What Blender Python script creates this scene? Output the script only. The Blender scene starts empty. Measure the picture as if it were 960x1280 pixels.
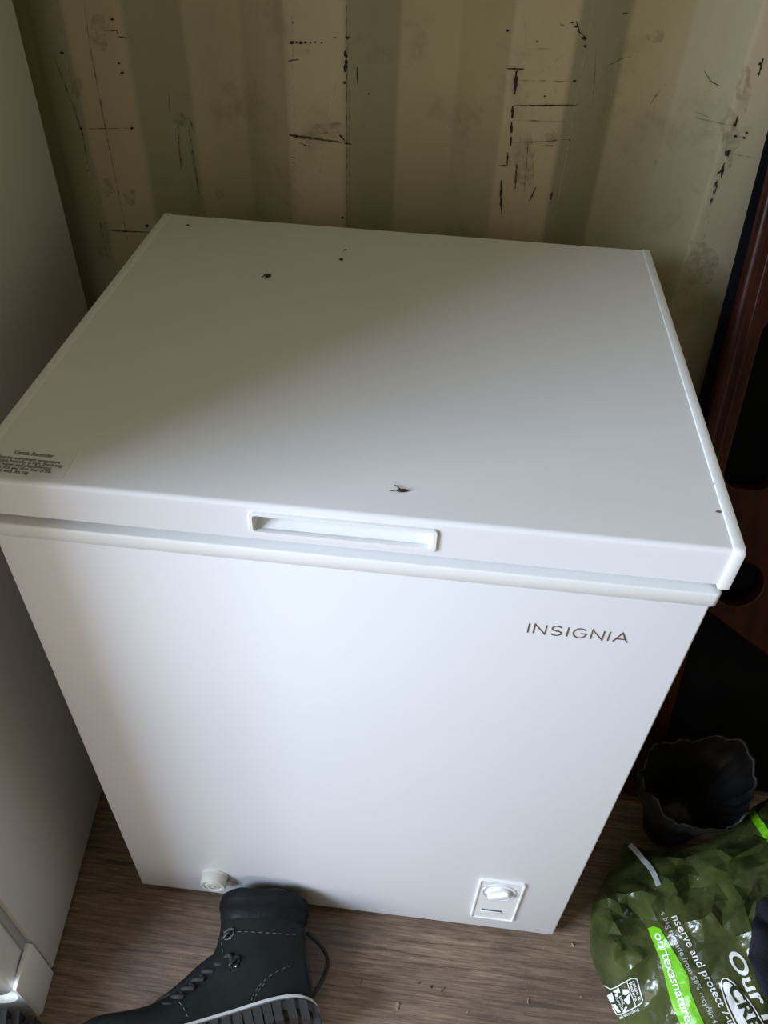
import bpy, bmesh, math, random
from mathutils import Vector, Matrix, noise
from mathutils.bvhtree import BVHTree
from mathutils.geometry import delaunay_2d_cdt
random.seed(7)
S = bpy.context.scene
COL = S.collection
V = Vector

# ------------------------------------------------------------------ camera
CAM = V((0.3843424538, -0.4671913634, 1.2747368312))
ROT = Matrix(((0.9938397103701974, -0.09566369624001032, 0.055956119531123255),
              (0.10601622065856493, 0.6734819380932164, -0.7315617814097995),
              (0.032298468207591316, 0.7329874052696294, 0.6794749978237163)))
F = 990.45
cam = bpy.data.cameras.new('camera')
cam.sensor_fit = 'HORIZONTAL'
cam.sensor_width = 36.0
cam.lens = F / 960.0 * 36.0
cam.clip_start = 0.01
camo = bpy.data.objects.new('camera', cam)
COL.objects.link(camo)
camo.matrix_world = Matrix.Translation(CAM) @ ROT.to_4x4()
S.camera = camo


def ray(u, v):
    return (ROT @ V(((u - 480) / F, -(v - 640) / F, -1.0))).normalized()


def at(u, v, ax, val):
    d = ray(u, v)
    s = (val - CAM[ax]) / d[ax]
    return CAM + d * s


def hit(bvh, u, v, off=0.0):
    d = ray(u, v)
    p, n, i, dist = bvh.ray_cast(CAM, d)
    if p is None:
        return None
    if n.dot(d) > 0:
        n = -n
    return p + n * off


# ------------------------------------------------------------------ materials
def nt(name):
    m = bpy.data.materials.new(name)
    m.use_nodes = True
    t = m.node_tree
    return m, t, t.nodes['Principled BSDF']


def N(t, typ, **kw):
    n = t.nodes.new(typ)
    for k, v in kw.items():
        if k in n.inputs:
            n.inputs[k].default_value = v
        else:
            setattr(n, k, v)
    return n


def mat(name, col, rough=0.5, var=0.06, scale=8.0, bump=0.0, bscale=200.0, spec=0.5, metal=0.0, coat=0.0):
    """procedural: noise modulated base colour and optional bump"""
    m, t, b = nt(name)
    b.inputs['Roughness'].default_value = rough
    b.inputs['Specular IOR Level'].default_value = spec
    b.inputs['Metallic'].default_value = metal
    b.inputs['Coat Weight'].default_value = coat
    tc = N(t, 'ShaderNodeTexCoord')
    no = N(t, 'ShaderNodeTexNoise', Scale=scale, Detail=5.0, Roughness=0.6)
    t.links.new(tc.outputs['Object'], no.inputs['Vector'])
    r = N(t, 'ShaderNodeValToRGB')
    r.color_ramp.elements[0].position = 0.3
    r.color_ramp.elements[1].position = 0.7
    r.color_ramp.elements[0].color = (*[c * (1 - var) for c in col], 1)
    r.color_ramp.elements[1].color = (*[min(1, c * (1 + var)) for c in col], 1)
    t.links.new(no.outputs['Fac'], r.inputs['Fac'])
    t.links.new(r.outputs['Color'], b.inputs['Base Color'])
    if bump > 0:
        n2 = N(t, 'ShaderNodeTexNoise', Scale=bscale, Detail=3.0)
        t.links.new(tc.outputs['Object'], n2.inputs['Vector'])
        bp = N(t, 'ShaderNodeBump', Strength=bump, Distance=0.002)
        t.links.new(n2.outputs['Fac'], bp.inputs['Height'])
        t.links.new(bp.outputs['Normal'], b.inputs['Normal'])
    return m


M = {}
M['enamel'] = mat('white_enamel', (0.79, 0.80, 0.825), 0.42, 0.012, 3.0, 0.02, 600)
M['lid_enamel'] = mat('white_lid_enamel', (0.76, 0.765, 0.775), 0.40, 0.02, 4.0, 0.02, 600)
M['plastic'] = mat('white_plastic', (0.80, 0.81, 0.80), 0.35, 0.01, 5.0)
M['gasket'] = mat('pale_gasket', (0.62, 0.66, 0.72), 0.6, 0.03, 5.0)
M['fridge'] = mat('grey_white_enamel', (0.72, 0.71, 0.69), 0.45, 0.02, 3.0, 0.08, 350)
M['fridge_door'] = mat('white_door_enamel', (0.78, 0.78, 0.74), 0.4, 0.01, 3.0, 0.05, 350)
M['seal'] = mat('grey_seal', (0.40, 0.40, 0.39), 0.6, 0.05, 10)
M['logo'] = mat('bronze_lettering', (0.24, 0.165, 0.115), 0.35, 0.1, 60, metal=0.5)
M['ink'] = mat('black_ink', (0.03, 0.03, 0.03), 0.6, 0.1, 80)
M['decal'] = mat('decal_film', (0.70, 0.69, 0.67), 0.35, 0.01, 10)
M['slot'] = mat('dark_slot', (0.06, 0.08, 0.13), 0.4, 0.05, 30)
M['plug'] = mat('cream_plug', (0.70, 0.69, 0.63), 0.45, 0.03, 30)
M['plug_line'] = mat('grey_groove', (0.42, 0.41, 0.38), 0.5, 0.03, 30)
M['leather'] = mat('black_leather', (0.009, 0.0115, 0.0105), 0.48, 0.3, 25, 0.2, 420, spec=0.16)
M['collar'] = mat('black_padded_leather', (0.008, 0.0085, 0.0095), 0.55, 0.3, 25, 0.5, 120, spec=0.16)
M['rubber'] = mat('black_rubber', (0.016, 0.016, 0.017), 0.55, 0.25, 40, 0.2, 200)
M['midsole'] = mat('grey_midsole', (0.42, 0.42, 0.41), 0.6, 0.08, 60)
M['lace'] = mat('black_lace', (0.012, 0.012, 0.012), 0.7, 0.3, 200, 0.5, 900)
M['thread'] = mat('grey_thread', (0.12, 0.12, 0.11), 0.8, 0.2, 200)
M['eyelet'] = mat('gunmetal', (0.05, 0.05, 0.05), 0.5, 0.1, 50, metal=1.0)
M['stud'] = mat('bright_stud', (0.75, 0.75, 0.72), 0.25, 0.05, 50, metal=1.0)
M['white_print'] = mat('white_print', (0.72, 0.74, 0.73), 0.4, 0.03, 60)
M['grey_print'] = mat('grey_print', (0.40, 0.42, 0.40), 0.4, 0.05, 60)
M['lime_print_and_stripe'] = mat('lime_print_and_stripe', (0.16, 0.50, 0.012), 0.3, 0.06, 40)
M['dark_print'] = mat('dark_print', (0.02, 0.03, 0.012), 0.3, 0.1, 40)
M['black_bag'] = mat('black_bag_film', (0.010, 0.0095, 0.0095), 0.42, 0.3, 12, 0.3, 60, spec=0.35)
M['navy'] = mat('navy_cloth', (0.008, 0.009, 0.016), 0.75, 0.25, 20, 0.5, 500, spec=0.25)
M['strap'] = mat('white_strap', (0.66, 0.70, 0.76), 0.5, 0.04, 30)
M['black_board'] = mat('black_board', (0.004, 0.0045, 0.006), 0.8, 0.4, 12, spec=0.1)
M['speck'] = mat('dark_brown_debris', (0.035, 0.018, 0.010), 0.8, 0.4, 300)
M['chip'] = mat('pale_wood_chip', (0.34, 0.25, 0.16), 0.8, 0.25, 120)
M['chip_dark'] = mat('brown_wood_chip', (0.16, 0.10, 0.065), 0.8, 0.25, 120)
M['rust'] = mat('rust_scrape', (0.030, 0.018, 0.010), 0.85, 0.45, 120)
M['rust_mid'] = mat('brown_scrape', (0.10, 0.075, 0.042), 0.85, 0.35, 90)


def soft_mark(name, col, alpha):
    m, t, b = nt(name)
    b.inputs['Base Color'].default_value = (*col, 1)
    b.inputs['Roughness'].default_value = 0.85
    tc = N(t, 'ShaderNodeTexCoord')
    no = N(t, 'ShaderNodeTexNoise', Scale=140.0, Detail=4.0)
    t.links.new(tc.outputs['Object'], no.inputs['Vector'])
    mr = N(t, 'ShaderNodeMapRange')
    mr.inputs['From Min'].default_value = 0.35
    mr.inputs['From Max'].default_value = 0.65
    mr.inputs['To Min'].default_value = 0.0
    mr.inputs['To Max'].default_value = alpha
    t.links.new(no.outputs['Fac'], mr.inputs['Value'])
    t.links.new(mr.outputs['Result'], b.inputs['Alpha'])
    return m


M['stain'] = soft_mark('brown_stain', (0.15, 0.115, 0.065), 0.24)
M['scuff'] = soft_mark('pale_scuff', (0.66, 0.60, 0.46), 0.5)
M['fine'] = soft_mark('fine_scratch', (0.10, 0.075, 0.045), 0.7)


YP, YB = 0.612, 0.648


def wall_paint():
    m, t, b = nt('olive_container_paint')
    b.inputs['Roughness'].default_value = 0.5
    b.inputs['Specular IOR Level'].default_value = 0.4
    tc = N(t, 'ShaderNodeTexCoord')
    mp = N(t, 'ShaderNodeMapping')
    mp.inputs['Scale'].default_value = (9, 9, 1.6)
    t.links.new(tc.outputs['Object'], mp.inputs['Vector'])
    n1 = N(t, 'ShaderNodeTexNoise', Scale=1.6, Detail=7.0, Roughness=0.62)
    t.links.new(mp.outputs['Vector'], n1.inputs['Vector'])
    r = N(t, 'ShaderNodeValToRGB')
    e = r.color_ramp.elements
    e[0].position, e[0].color = 0.25, (0.41, 0.355, 0.225, 1)
    e[1].position, e[1].color = 0.72, (0.48, 0.42, 0.28, 1)
    t.links.new(n1.outputs['Fac'], r.inputs['Fac'])
    # grime: blotchy brown, finer
    n2 = N(t, 'ShaderNodeTexNoise', Scale=7.0, Detail=8.0, Roughness=0.7)
    t.links.new(tc.outputs['Object'], n2.inputs['Vector'])
    g = N(t, 'ShaderNodeMapRange')
    g.inputs['From Min'].default_value = 0.56
    g.inputs['From Max'].default_value = 0.78
    g.inputs['To Max'].default_value = 0.55
    t.links.new(n2.outputs['Fac'], g.inputs['Value'])
    mx = N(t, 'ShaderNodeMix', data_type='RGBA')
    mx.inputs['B'].default_value = (0.13, 0.10, 0.055, 1)
    t.links.new(g.outputs['Result'], mx.inputs['Factor'])
    t.links.new(r.outputs['Color'], mx.inputs['A'])
    # proud panels are rubbed paler, the sloped webs have shade painted into their tint
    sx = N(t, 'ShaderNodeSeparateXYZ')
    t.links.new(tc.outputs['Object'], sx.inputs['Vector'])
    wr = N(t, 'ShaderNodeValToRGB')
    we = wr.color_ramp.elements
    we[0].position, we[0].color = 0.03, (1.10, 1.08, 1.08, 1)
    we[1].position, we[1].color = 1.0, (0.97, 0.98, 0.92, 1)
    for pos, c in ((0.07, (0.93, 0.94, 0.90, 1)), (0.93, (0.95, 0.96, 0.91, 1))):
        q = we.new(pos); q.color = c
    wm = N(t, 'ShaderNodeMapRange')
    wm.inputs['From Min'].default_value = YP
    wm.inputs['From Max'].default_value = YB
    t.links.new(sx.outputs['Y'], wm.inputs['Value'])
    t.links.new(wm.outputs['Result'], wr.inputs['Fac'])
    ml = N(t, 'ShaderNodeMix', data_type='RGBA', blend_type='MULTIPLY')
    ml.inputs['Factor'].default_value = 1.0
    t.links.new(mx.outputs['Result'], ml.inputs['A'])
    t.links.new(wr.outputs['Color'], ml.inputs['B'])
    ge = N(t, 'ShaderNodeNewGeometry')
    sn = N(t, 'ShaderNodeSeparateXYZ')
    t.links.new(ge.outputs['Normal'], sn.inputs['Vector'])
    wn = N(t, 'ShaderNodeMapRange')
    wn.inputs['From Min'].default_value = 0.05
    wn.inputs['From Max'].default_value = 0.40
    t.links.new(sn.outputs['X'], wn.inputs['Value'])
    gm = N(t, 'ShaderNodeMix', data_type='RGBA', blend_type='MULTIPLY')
    gm.inputs['B'].default_value = (0.76, 0.79, 0.78, 1)          # painted shade: right-facing slope of each rib tinted darker
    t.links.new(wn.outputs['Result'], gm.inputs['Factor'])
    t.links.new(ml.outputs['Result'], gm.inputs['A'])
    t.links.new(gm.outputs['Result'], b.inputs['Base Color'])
    n3 = N(t, 'ShaderNodeTexNoise', Scale=60.0, Detail=4.0)
    t.links.new(tc.outputs['Object'], n3.inputs['Vector'])
    bp = N(t, 'ShaderNodeBump', Strength=0.12, Distance=0.004)
    t.links.new(n3.outputs['Fac'], bp.inputs['Height'])
    t.links.new(bp.outputs['Normal'], b.inputs['Normal'])
    return m


def floor_wood():
    m, t, b = nt('worn_brown_plywood')
    tc = N(t, 'ShaderNodeTexCoord')
    mp = N(t, 'ShaderNodeMapping')
    mp.inputs['Scale'].default_value = (2.6, 52, 1)
    mp.inputs['Rotation'].default_value = (0, 0, math.radians(-2))
    t.links.new(tc.outputs['Object'], mp.inputs['Vector'])
    n1 = N(t, 'ShaderNodeTexNoise', Scale=3.2, Detail=9.0, Roughness=0.68, Distortion=0.5)
    t.links.new(mp.outputs['Vector'], n1.inputs['Vector'])
    mp2 = N(t, 'ShaderNodeMapping')
    mp2.inputs['Scale'].default_value = (9, 240, 1)
    mp2.inputs['Rotation'].default_value = (0, 0, math.radians(-2))
    t.links.new(tc.outputs['Object'], mp2.inputs['Vector'])
    nf = N(t, 'ShaderNodeTexNoise', Scale=2.4, Detail=6.0, Roughness=0.75)
    t.links.new(mp2.outputs['Vector'], nf.inputs['Vector'])
    gx = N(t, 'ShaderNodeMix', data_type='FLOAT')
    gx.inputs[0].default_value = 0.5
    t.links.new(n1.outputs['Fac'], gx.inputs[2])
    t.links.new(nf.outputs['Fac'], gx.inputs[3])
    r = N(t, 'ShaderNodeValToRGB')
    e = r.color_ramp.elements
    e[0].position, e[0].color = 0.36, (0.045, 0.028, 0.020, 1)
    e[1].position, e[1].color = 0.66, (0.40, 0.28, 0.19, 1)
    x = e.new(0.5)
    x.color = (0.19, 0.126, 0.084, 1)
    t.links.new(gx.outputs[0], r.inputs['Fac'])
    # large dirty patches
    n2 = N(t, 'ShaderNodeTexNoise', Scale=5.0, Detail=6.0, Roughness=0.6)
    t.links.new(tc.outputs['Object'], n2.inputs['Vector'])
    g = N(t, 'ShaderNodeMapRange')
    g.inputs['From Min'].default_value = 0.5
    g.inputs['From Max'].default_value = 0.72
    g.inputs['To Max'].default_value = 0.6
    t.links.new(n2.outputs['Fac'], g.inputs['Value'])
    mx = N(t, 'ShaderNodeMix', data_type='RGBA')
    mx.inputs['B'].default_value = (0.075, 0.052, 0.042, 1)
    t.links.new(g.outputs['Result'], mx.inputs['Factor'])
    t.links.new(r.outputs['Color'], mx.inputs['A'])
    # fine flecks
    n4 = N(t, 'ShaderNodeTexNoise', Scale=260.0, Detail=2.0)
    t.links.new(tc.outputs['Object'], n4.inputs['Vector'])
    g2 = N(t, 'ShaderNodeMapRange')
    g2.inputs['From Min'].default_value = 0.66
    g2.inputs['From Max'].default_value = 0.74
    g2.inputs['To Max'].default_value = 0.5
    t.links.new(n4.outputs['Fac'], g2.inputs['Value'])
    mx2 = N(t, 'ShaderNodeMix', data_type='RGBA')
    mx2.inputs['B'].default_value = (0.36, 0.28, 0.2, 1)
    t.links.new(g2.outputs['Result'], mx2.inputs['Factor'])
    t.links.new(mx.outputs['Result'], mx2.inputs['A'])
    t.links.new(mx2.outputs['Result'], b.inputs['Base Color'])
    b.inputs['Roughness'].default_value = 0.6
    bp = N(t, 'ShaderNodeBump', Strength=0.25, Distance=0.003)
    t.links.new(gx.outputs[0], bp.inputs['Height'])
    t.links.new(bp.outputs['Normal'], b.inputs['Normal'])
    return m


def mahogany():
    m, t, b = nt('red_mahogany')
    tc = N(t, 'ShaderNodeTexCoord')
    mp = N(t, 'ShaderNodeMapping')
    mp.inputs['Scale'].default_value = (40, 40, 3)
    t.links.new(tc.outputs['Object'], mp.inputs['Vector'])
    n1 = N(t, 'ShaderNodeTexNoise', Scale=2.0, Detail=6.0, Roughness=0.6)
    t.links.new(mp.outputs['Vector'], n1.inputs['Vector'])
    r = N(t, 'ShaderNodeValToRGB')
    e = r.color_ramp.elements
    e[0].position, e[0].color = 0.3, (0.016, 0.003, 0.0015, 1)
    e[1].position, e[1].color = 0.75, (0.060, 0.011, 0.004, 1)
    t.links.new(n1.outputs['Fac'], r.inputs['Fac'])
    t.links.new(r.outputs['Color'], b.inputs['Base Color'])
    b.inputs['Roughness'].default_value = 0.4
    b.inputs['Specular IOR Level'].default_value = 0.25
    b.inputs['Coat Weight'].default_value = 0.06
    b.inputs['Coat Roughness'].default_value = 0.15
    return m


def bag_film():
    m, t, b = nt('olive_green_bag_film')
    tc = N(t, 'ShaderNodeTexCoord')
    n1 = N(t, 'ShaderNodeTexNoise', Scale=14.0, Detail=4.0, Roughness=0.5)
    t.links.new(tc.outputs['Object'], n1.inputs['Vector'])
    r = N(t, 'ShaderNodeValToRGB')
    e = r.color_ramp.elements
    e[0].position, e[0].color = 0.3, (0.018, 0.028, 0.007, 1)
    e[1].position, e[1].color = 0.7, (0.088, 0.104, 0.032, 1)
    t.links.new(n1.outputs['Fac'], r.inputs['Fac'])
    t.links.new(r.outputs['Color'], b.inputs['Base Color'])
    b.inputs['Roughness'].default_value = 0.2
    b.inputs['Specular IOR Level'].default_value = 0.6
    n2 = N(t, 'ShaderNodeTexNoise', Scale=45.0, Detail=3.0, Distortion=1.2)
    t.links.new(tc.outputs['Object'], n2.inputs['Vector'])
    bp = N(t, 'ShaderNodeBump', Strength=0.3, Distance=0.004)
    t.links.new(n2.outputs['Fac'], bp.inputs['Height'])
    t.links.new(bp.outputs['Normal'], b.inputs['Normal'])
    return m


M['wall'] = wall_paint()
M['floor'] = floor_wood()
M['mahogany'] = mahogany()
M['bag'] = bag_film()


# ------------------------------------------------------------------ object helpers
def empty(name, loc, label=None, cat=None, group=None):
    o = bpy.data.objects.new(name, None)
    o.empty_display_size = 0.05
    o.matrix_world = Matrix.Translation(V(loc))
    COL.objects.link(o)
    return tag(o, label, cat, group)


def tag(o, label=None, cat=None, group=None, kind=None):
    if label: o['label'] = label
    if cat: o['category'] = cat
    if group: o['group'] = group
    if kind: o['kind'] = kind
    return o


def adopt(o, parent):
    o.parent = parent
    if parent.type == 'EMPTY':
        o.matrix_parent_inverse = Matrix.Translation(-parent.matrix_basis.translation)
    return o


def link(name, me, mats, parent=None, smooth=False, angle=None):
    o = bpy.data.objects.new(name, me)
    for m in (mats if isinstance(mats, (list, tuple)) else [mats]):
        me.materials.append(M[m])
    if smooth:
        for p in me.polygons: p.use_smooth = True
        if angle:
            me.set_sharp_from_angle(angle=math.radians(angle))
    COL.objects.link(o)
    if parent: adopt(o, parent)
    return o


def obj(name, bm, mats, parent=None, smooth=False, angle=None, recalc=True):
    if recalc:
        bmesh.ops.recalc_face_normals(bm, faces=bm.faces[:])
    me = bpy.data.meshes.new(name)
    bm.to_mesh(me)
    bm.free()
    return link(name, me, mats, parent, smooth, angle)


def box(bm, lo, hi, bev=0.0, seg=3, xf=None, mi=0):
    lo, hi = V(lo), V(hi)
    r = bmesh.ops.create_cube(bm, size=1.0)
    vs = r['verts']
    for v in vs:
        v.co = V([lo[i] + (v.co[i] + 0.5) * (hi[i] - lo[i]) for i in range(3)])
    fs = list({f for v in vs for f in v.link_faces})
    if bev > 0:
        es = list({e for v in vs for e in v.link_edges})
        rr = bmesh.ops.bevel(bm, geom=es, offset=bev, segments=seg, affect='EDGES', profile=0.5)
        vs = list({v for f in rr['faces'] for v in f.verts} | {v for v in vs if v.is_valid})
        fs = list({f for v in vs for f in v.link_faces})
    if xf:
        for v in vs: v.co = xf @ v.co
    for f in fs: f.material_index = mi
    return vs


def rrect(x0, x1, z0, z1, r, n=6):
    pts = []
    for cx, cz, a0 in ((x1 - r, z1 - r, 0), (x0 + r, z1 - r, 90), (x0 + r, z0 + r, 180), (x1 - r, z0 + r, 270)):
        for k in range(n + 1):
            a = math.radians(a0 + 90 * k / n)
            pts.append((cx + r * math.cos(a), cz + r * math.sin(a)))
    return pts


def ell(cx, cz, rx, rz, n=32):
    return [(cx + rx * math.cos(2 * math.pi * k / n), cz + rz * math.sin(2 * math.pi * k / n)) for k in range(n)]


def loft(bm, rings, cap0=True, cap1=True, closed=True, mi=0):
    vr = [[bm.verts.new(p) for p in r] for r in rings]
    n = len(vr[0])
    for a, b in zip(vr, vr[1:]):
        for k in range(n if closed else n - 1):
            j = (k + 1) % n
            f = bm.faces.new((a[k], a[j], b[j], b[k]))
            f.material_index = mi
    if cap0:
        bm.faces.new(vr[0][::-1]).material_index = mi
    if cap1:
        bm.faces.new(vr[-1]).material_index = mi
    return vr


def xz(pts, y):
    return [V((x, y, z)) for x, z in pts]


def plate(bm, pts, y0, y1, bev=0.0, mi=0):
    """solid prism of an x/z outline from y0 (front) to y1 (back) with a chamfered front"""
    cx = sum(p[0] for p in pts) / len(pts)
    cz = sum(p[1] for p in pts) / len(pts)
    rings = [xz(pts, y1)]
    if bev > 0:
        rings.append(xz(pts, y0 + bev))
        ins = []
        for x, z in pts:
            d = V((cx - x, cz - z)).normalized()
            ins.append((x + d.x * bev, z + d.y * bev))
        rings.append(xz(ins, y0))
    else:
        rings.append(xz(pts, y0))
    loft(bm, rings, mi=mi)


def ringframe(bm, outer, inner, y0, y1, bev=0.0008):
    """frame between two outlines with the same point count"""
    def inset(pts, d):
        cx = sum(p[0] for p in pts) / len(pts)
        cz = sum(p[1] for p in pts) / len(pts)
        o = []
        for x, z in pts:
            w = V((cx - x, cz - z)).normalized()
            o.append((x + w.x * d, z + w.y * d))
        return o
    loft(bm, [xz(outer, y1), xz(outer, y0 + bev), xz(inset(outer, bev), y0),
              xz(inset(inner, -bev), y0), xz(inner, y0 + bev), xz(inner, y1)], cap0=False, cap1=False)


def tube(bm, pts, r, n=8, closed=False, mi=0, flat=1.0):
    pts = [V(p) for p in pts]
    rings = []
    up = V((0, 0, 1))
    for i, p in enumerate(pts):
        a = pts[i - 1] if i > 0 else pts[i]
        b = pts[i + 1] if i < len(pts) - 1 else pts[i]
        t = (b - a).normalized()
        s = t.cross(up)
        if s.length < 1e-4: s = t.cross(V((1, 0, 0)))
        s.normalize()
        w = s.cross(t).normalized()
        rr = r[i] if isinstance(r, (list, tuple)) else r
        rings.append([p + (s * math.cos(2 * math.pi * k / n) + w * flat * math.sin(2 * math.pi * k / n)) * rr for k in range(n)])
    loft(bm, rings, mi=mi)


def spline(pts, n=6):
    """Catmull-Rom through the points"""
    P = [V(p) for p in pts]
    out = []
    for i in range(len(P) - 1):
        p0 = P[max(i - 1, 0)]; p1 = P[i]; p2 = P[i + 1]; p3 = P[min(i + 2, len(P) - 1)]
        for k in range(n):
            t = k / n
            out.append(0.5 * ((2 * p1) + (p2 - p0) * t + (2 * p0 - 5 * p1 + 4 * p2 - p3) * t * t + (3 * p1 - p0 - 3 * p2 + p3) * t ** 3))
    out.append(P[-1])
    return out


def bvh_of(o):
    me = o.data
    mw = o.matrix_parent_inverse if o.parent else Matrix()
    base = o.parent.matrix_basis if (o.parent and o.parent.type == 'EMPTY') else Matrix()
    return BVHTree.FromPolygons([base @ mw @ v.co for v in me.vertices], [p.vertices[:] for p in me.polygons])


def text_tris(s, bold=0.0, shear=0.0, spacing=1.0):
    """flat text -> (verts 2D normalised to width 1 along x in em units, tris)"""
    cu = bpy.data.curves.new('lettering', 'FONT')
    cu.body = s
    cu.offset = bold
    cu.shear = shear
    cu.space_character = spacing
    cu.resolution_u = 4
    o = bpy.data.objects.new('lettering', cu)
    COL.objects.link(o)
    dg = bpy.context.evaluated_depsgraph_get()
    me = bpy.data.meshes.new_from_object(o.evaluated_get(dg))
    bm = bmesh.new()
    bm.from_mesh(me)
    bpy.data.objects.remove(o)
    bpy.data.meshes.remove(me)
    bmesh.ops.triangulate(bm, faces=bm.faces[:])
    return bm


# ================================================================== SETTING
# --- corrugated container wall; proud panels nearest the room at y = 0.61
per = 0.2745
prof = []
x = -0.118 - 6 * per
while x < 2.6:
    prof += [(x, YP), (x + 0.072, YP), (x + 0.072 + 0.064, YB), (x + 0.072 + 0.064 + 0.074, YB)]
    x += per
# round the bends
rp = []
for i, (a, b) in enumerate(prof):
    if i in (0, len(prof) - 1):
        rp.append((a, b)); continue
    p, q, r_ = V(prof[i - 1]), V((a, b)), V(prof[i + 1])
    d0 = (p - q).normalized(); d1 = (r_ - q).normalized()
    rad = 0.0045
    A_, B_ = q + d0 * rad, q + d1 * rad
    for k in range(5):
        t = k / 4
        w = A_ * (1 - t) ** 2 + q * 2 * t * (1 - t) + B_ * t * t
        rp.append((w.x, w.y))
bm = bmesh.new()
zs = [0, 0.4, 0.8, 1.2, 1.6, 2.0, 2.4]
grid = [[bm.verts.new((px, py, z)) for px, py in rp] for z in zs]
for r0, r1 in zip(grid, grid[1:]):
    for k in range(len(rp) - 1):
        bm.faces.new((r0[k], r0[k + 1], r1[k + 1], r1[k]))
# scratches, rust and stains lie on the paint, as thin patches of the same wall mesh
bm.verts.ensure_lookup_table()
wb = BVHTree.FromPolygons([v.co.copy() for v in bm.verts], [[v.index for v in f.verts] for f in bm.faces]) if False else None
bm.verts.index_update()
wb = BVHTree.FromPolygons([v.co.copy() for v in bm.verts], [[v.index for v in f.verts] for f in bm.faces])
MARKI = {'wall': 0, 'rust': 1, 'rust_mid': 2, 'stain': 3, 'scuff': 4, 'fine': 5}


def mark(pts, w, kind, jag=0.45, step=3.0, taper=True):
    P = [V((p[0], p[1])) for p in pts]
    fine = []
    for a, b in zip(P, P[1:]):
        n = max(1, int((b - a).length / step))
        for k in range(n): fine.append(a.lerp(b, k / n))
    fine.append(P[-1])
    prev = None
    for i, p in enumerate(fine):
        d = (fine[min(i + 1, len(fine) - 1)] - fine[max(i - 1, 0)])
        d = d.normalized() if d.length > 0 else V((1, 0))
        nn = V((-d.y, d.x))
        t = i / max(1, len(fine) - 1)
        ww = w * 0.5 * (1 + random.uniform(-jag, jag))
        if taper: ww *= 0.35 + 0.65 * math.sin(math.pi * min(max(t, 0.04), 0.96))
        c = p + nn * random.uniform(-0.25, 0.25) * w * jag
        a = hit(wb, *(c + nn * ww), 0.0006); b = hit(wb, *(c - nn * ww), 0.0006)
        if a is None or b is None: prev = None; continue
        cur = (bm.verts.new(a), bm.verts.new(b))
        if prev:
            f = bm.faces.new((prev[0], prev[1], cur[1], cur[0]))
            f.material_index = MARKI[kind]
        prev = cur


def blot(x, y, rx, ry, kind, n=11, rot=0.0):
    vs = []
    for k in range(n):
        a = 2 * math.pi * k / n
        rr = random.uniform(0.65, 1.15)
        dx, dy = rx * rr * math.cos(a), ry * rr * math.sin(a)
        h = hit(wb, x + dx * math.cos(rot) - dy * math.sin(rot), y + dx * math.sin(rot) + dy * math.cos(rot), 0.0007)
        if h is None: return
        vs.append(bm.verts.new(h))
    bm.faces.new(vs).material_index = MARKI[kind]


for (x0, y0, r0) in [(140.5, 24, 2.4), (149, 79, 1.7), (153, 91, 2.2), (102, 161, 2), (165, 160, 2), (184, 282, 2.4), (78, 66, 2.2),
                     (434, 47, 2.6), (431, 103, 2.0), (382, 182, 1.4), (428, 272, 1.8), (461, 117, 1.6), (635, 38, 2.2), (715, 28, 1.8),
                     (720, 33, 2), (730, 48, 2.8), (731, 58, 2.2), (671, 52, 1.3), (718, 101, 2), (681, 120, 1.4), (918, 156, 2.4),
                     (919, 170, 2.2), (365, 53, 2.6), (371, 53, 1.9), (376, 53.5, 2.2), (382, 53, 1.9), (388, 53, 1.5), (394, 52.5, 1.4), (402, 53, 1.6),
                     (950, 80, 2.4), (948, 92, 2), (933, 166, 1.8), (930, 172, 2), (366, 28, 1.2), (419, 47, 1.5)]:
    blot(x0, y0, r0 * 1.15, r0 * 0.9, 'rust')
for a in [([(720, 26), (724, 40), (731, 46)], 1.4), ([(362, 169), (373, 171)], 3.2), ([(430, 179), (439, 180)], 2.0), ([(424, 168), (431, 176)], 2.0),
          ([(634, 86), (655, 86)], 2.4), ([(646, 88), (643, 118)], 4.2), ([(642, 132), (722, 131)], 1.8), ([(641, 132), (640, 148)], 3),
          ([(640, 152), (639, 166)], 3.4), ([(639, 170), (638, 182)], 3), ([(635, 190), (634, 206)], 2), ([(623, 207), (635, 207)], 1.6), ([(710, 174), (713, 175)], 3),
          ([(627, 225), (626, 242), (627, 268)], 3.0), ([(913, 188), (906, 194)], 6), ([(905, 203), (901, 222)], 3.6), ([(903, 212), (896, 218)], 2.5),
          ([(896, 226), (892, 243)], 4.2), ([(891, 246), (887, 256)], 2.4), ([(922, 145), (919, 158)], 2.2), ([(954, 72), (948, 95)], 2.4),
          ([(431, 63), (433, 72)], 4), ([(433, 74), (431, 90)], 5), ([(446, 83), (447, 106)], 1.6), ([(777, 17), (785, 16)], 1.6)]:
    mark(a[0], a[1], 'rust')
for a in [([(362, 168), (385, 172), (428, 178)], 3.2), ([(375, 179), (388, 183)], 1.6), ([(365, 196), (369, 197)], 2), ([(365, 203), (369, 205)], 2),
          ([(680, 182), (692, 182)], 2), ([(690, 240), (688, 250)], 4), ([(670, 234), (661, 252)], 2.6),
          ([(646, 205), (644, 236)], 2.6), ([(130, 287), (158, 289), (187, 290)], 1.8), ([(360, 76), (374, 74)], 2.2), ([(880, 88), (889, 102), (901, 108)], 1.4),
          ([(130, 38), (146, 38), (148, 46), (162, 47)], 1.4), ([(700, 30), (706, 33)], 1.3)]:
    mark(a[0], a[1], 'rust_mid')
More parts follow.
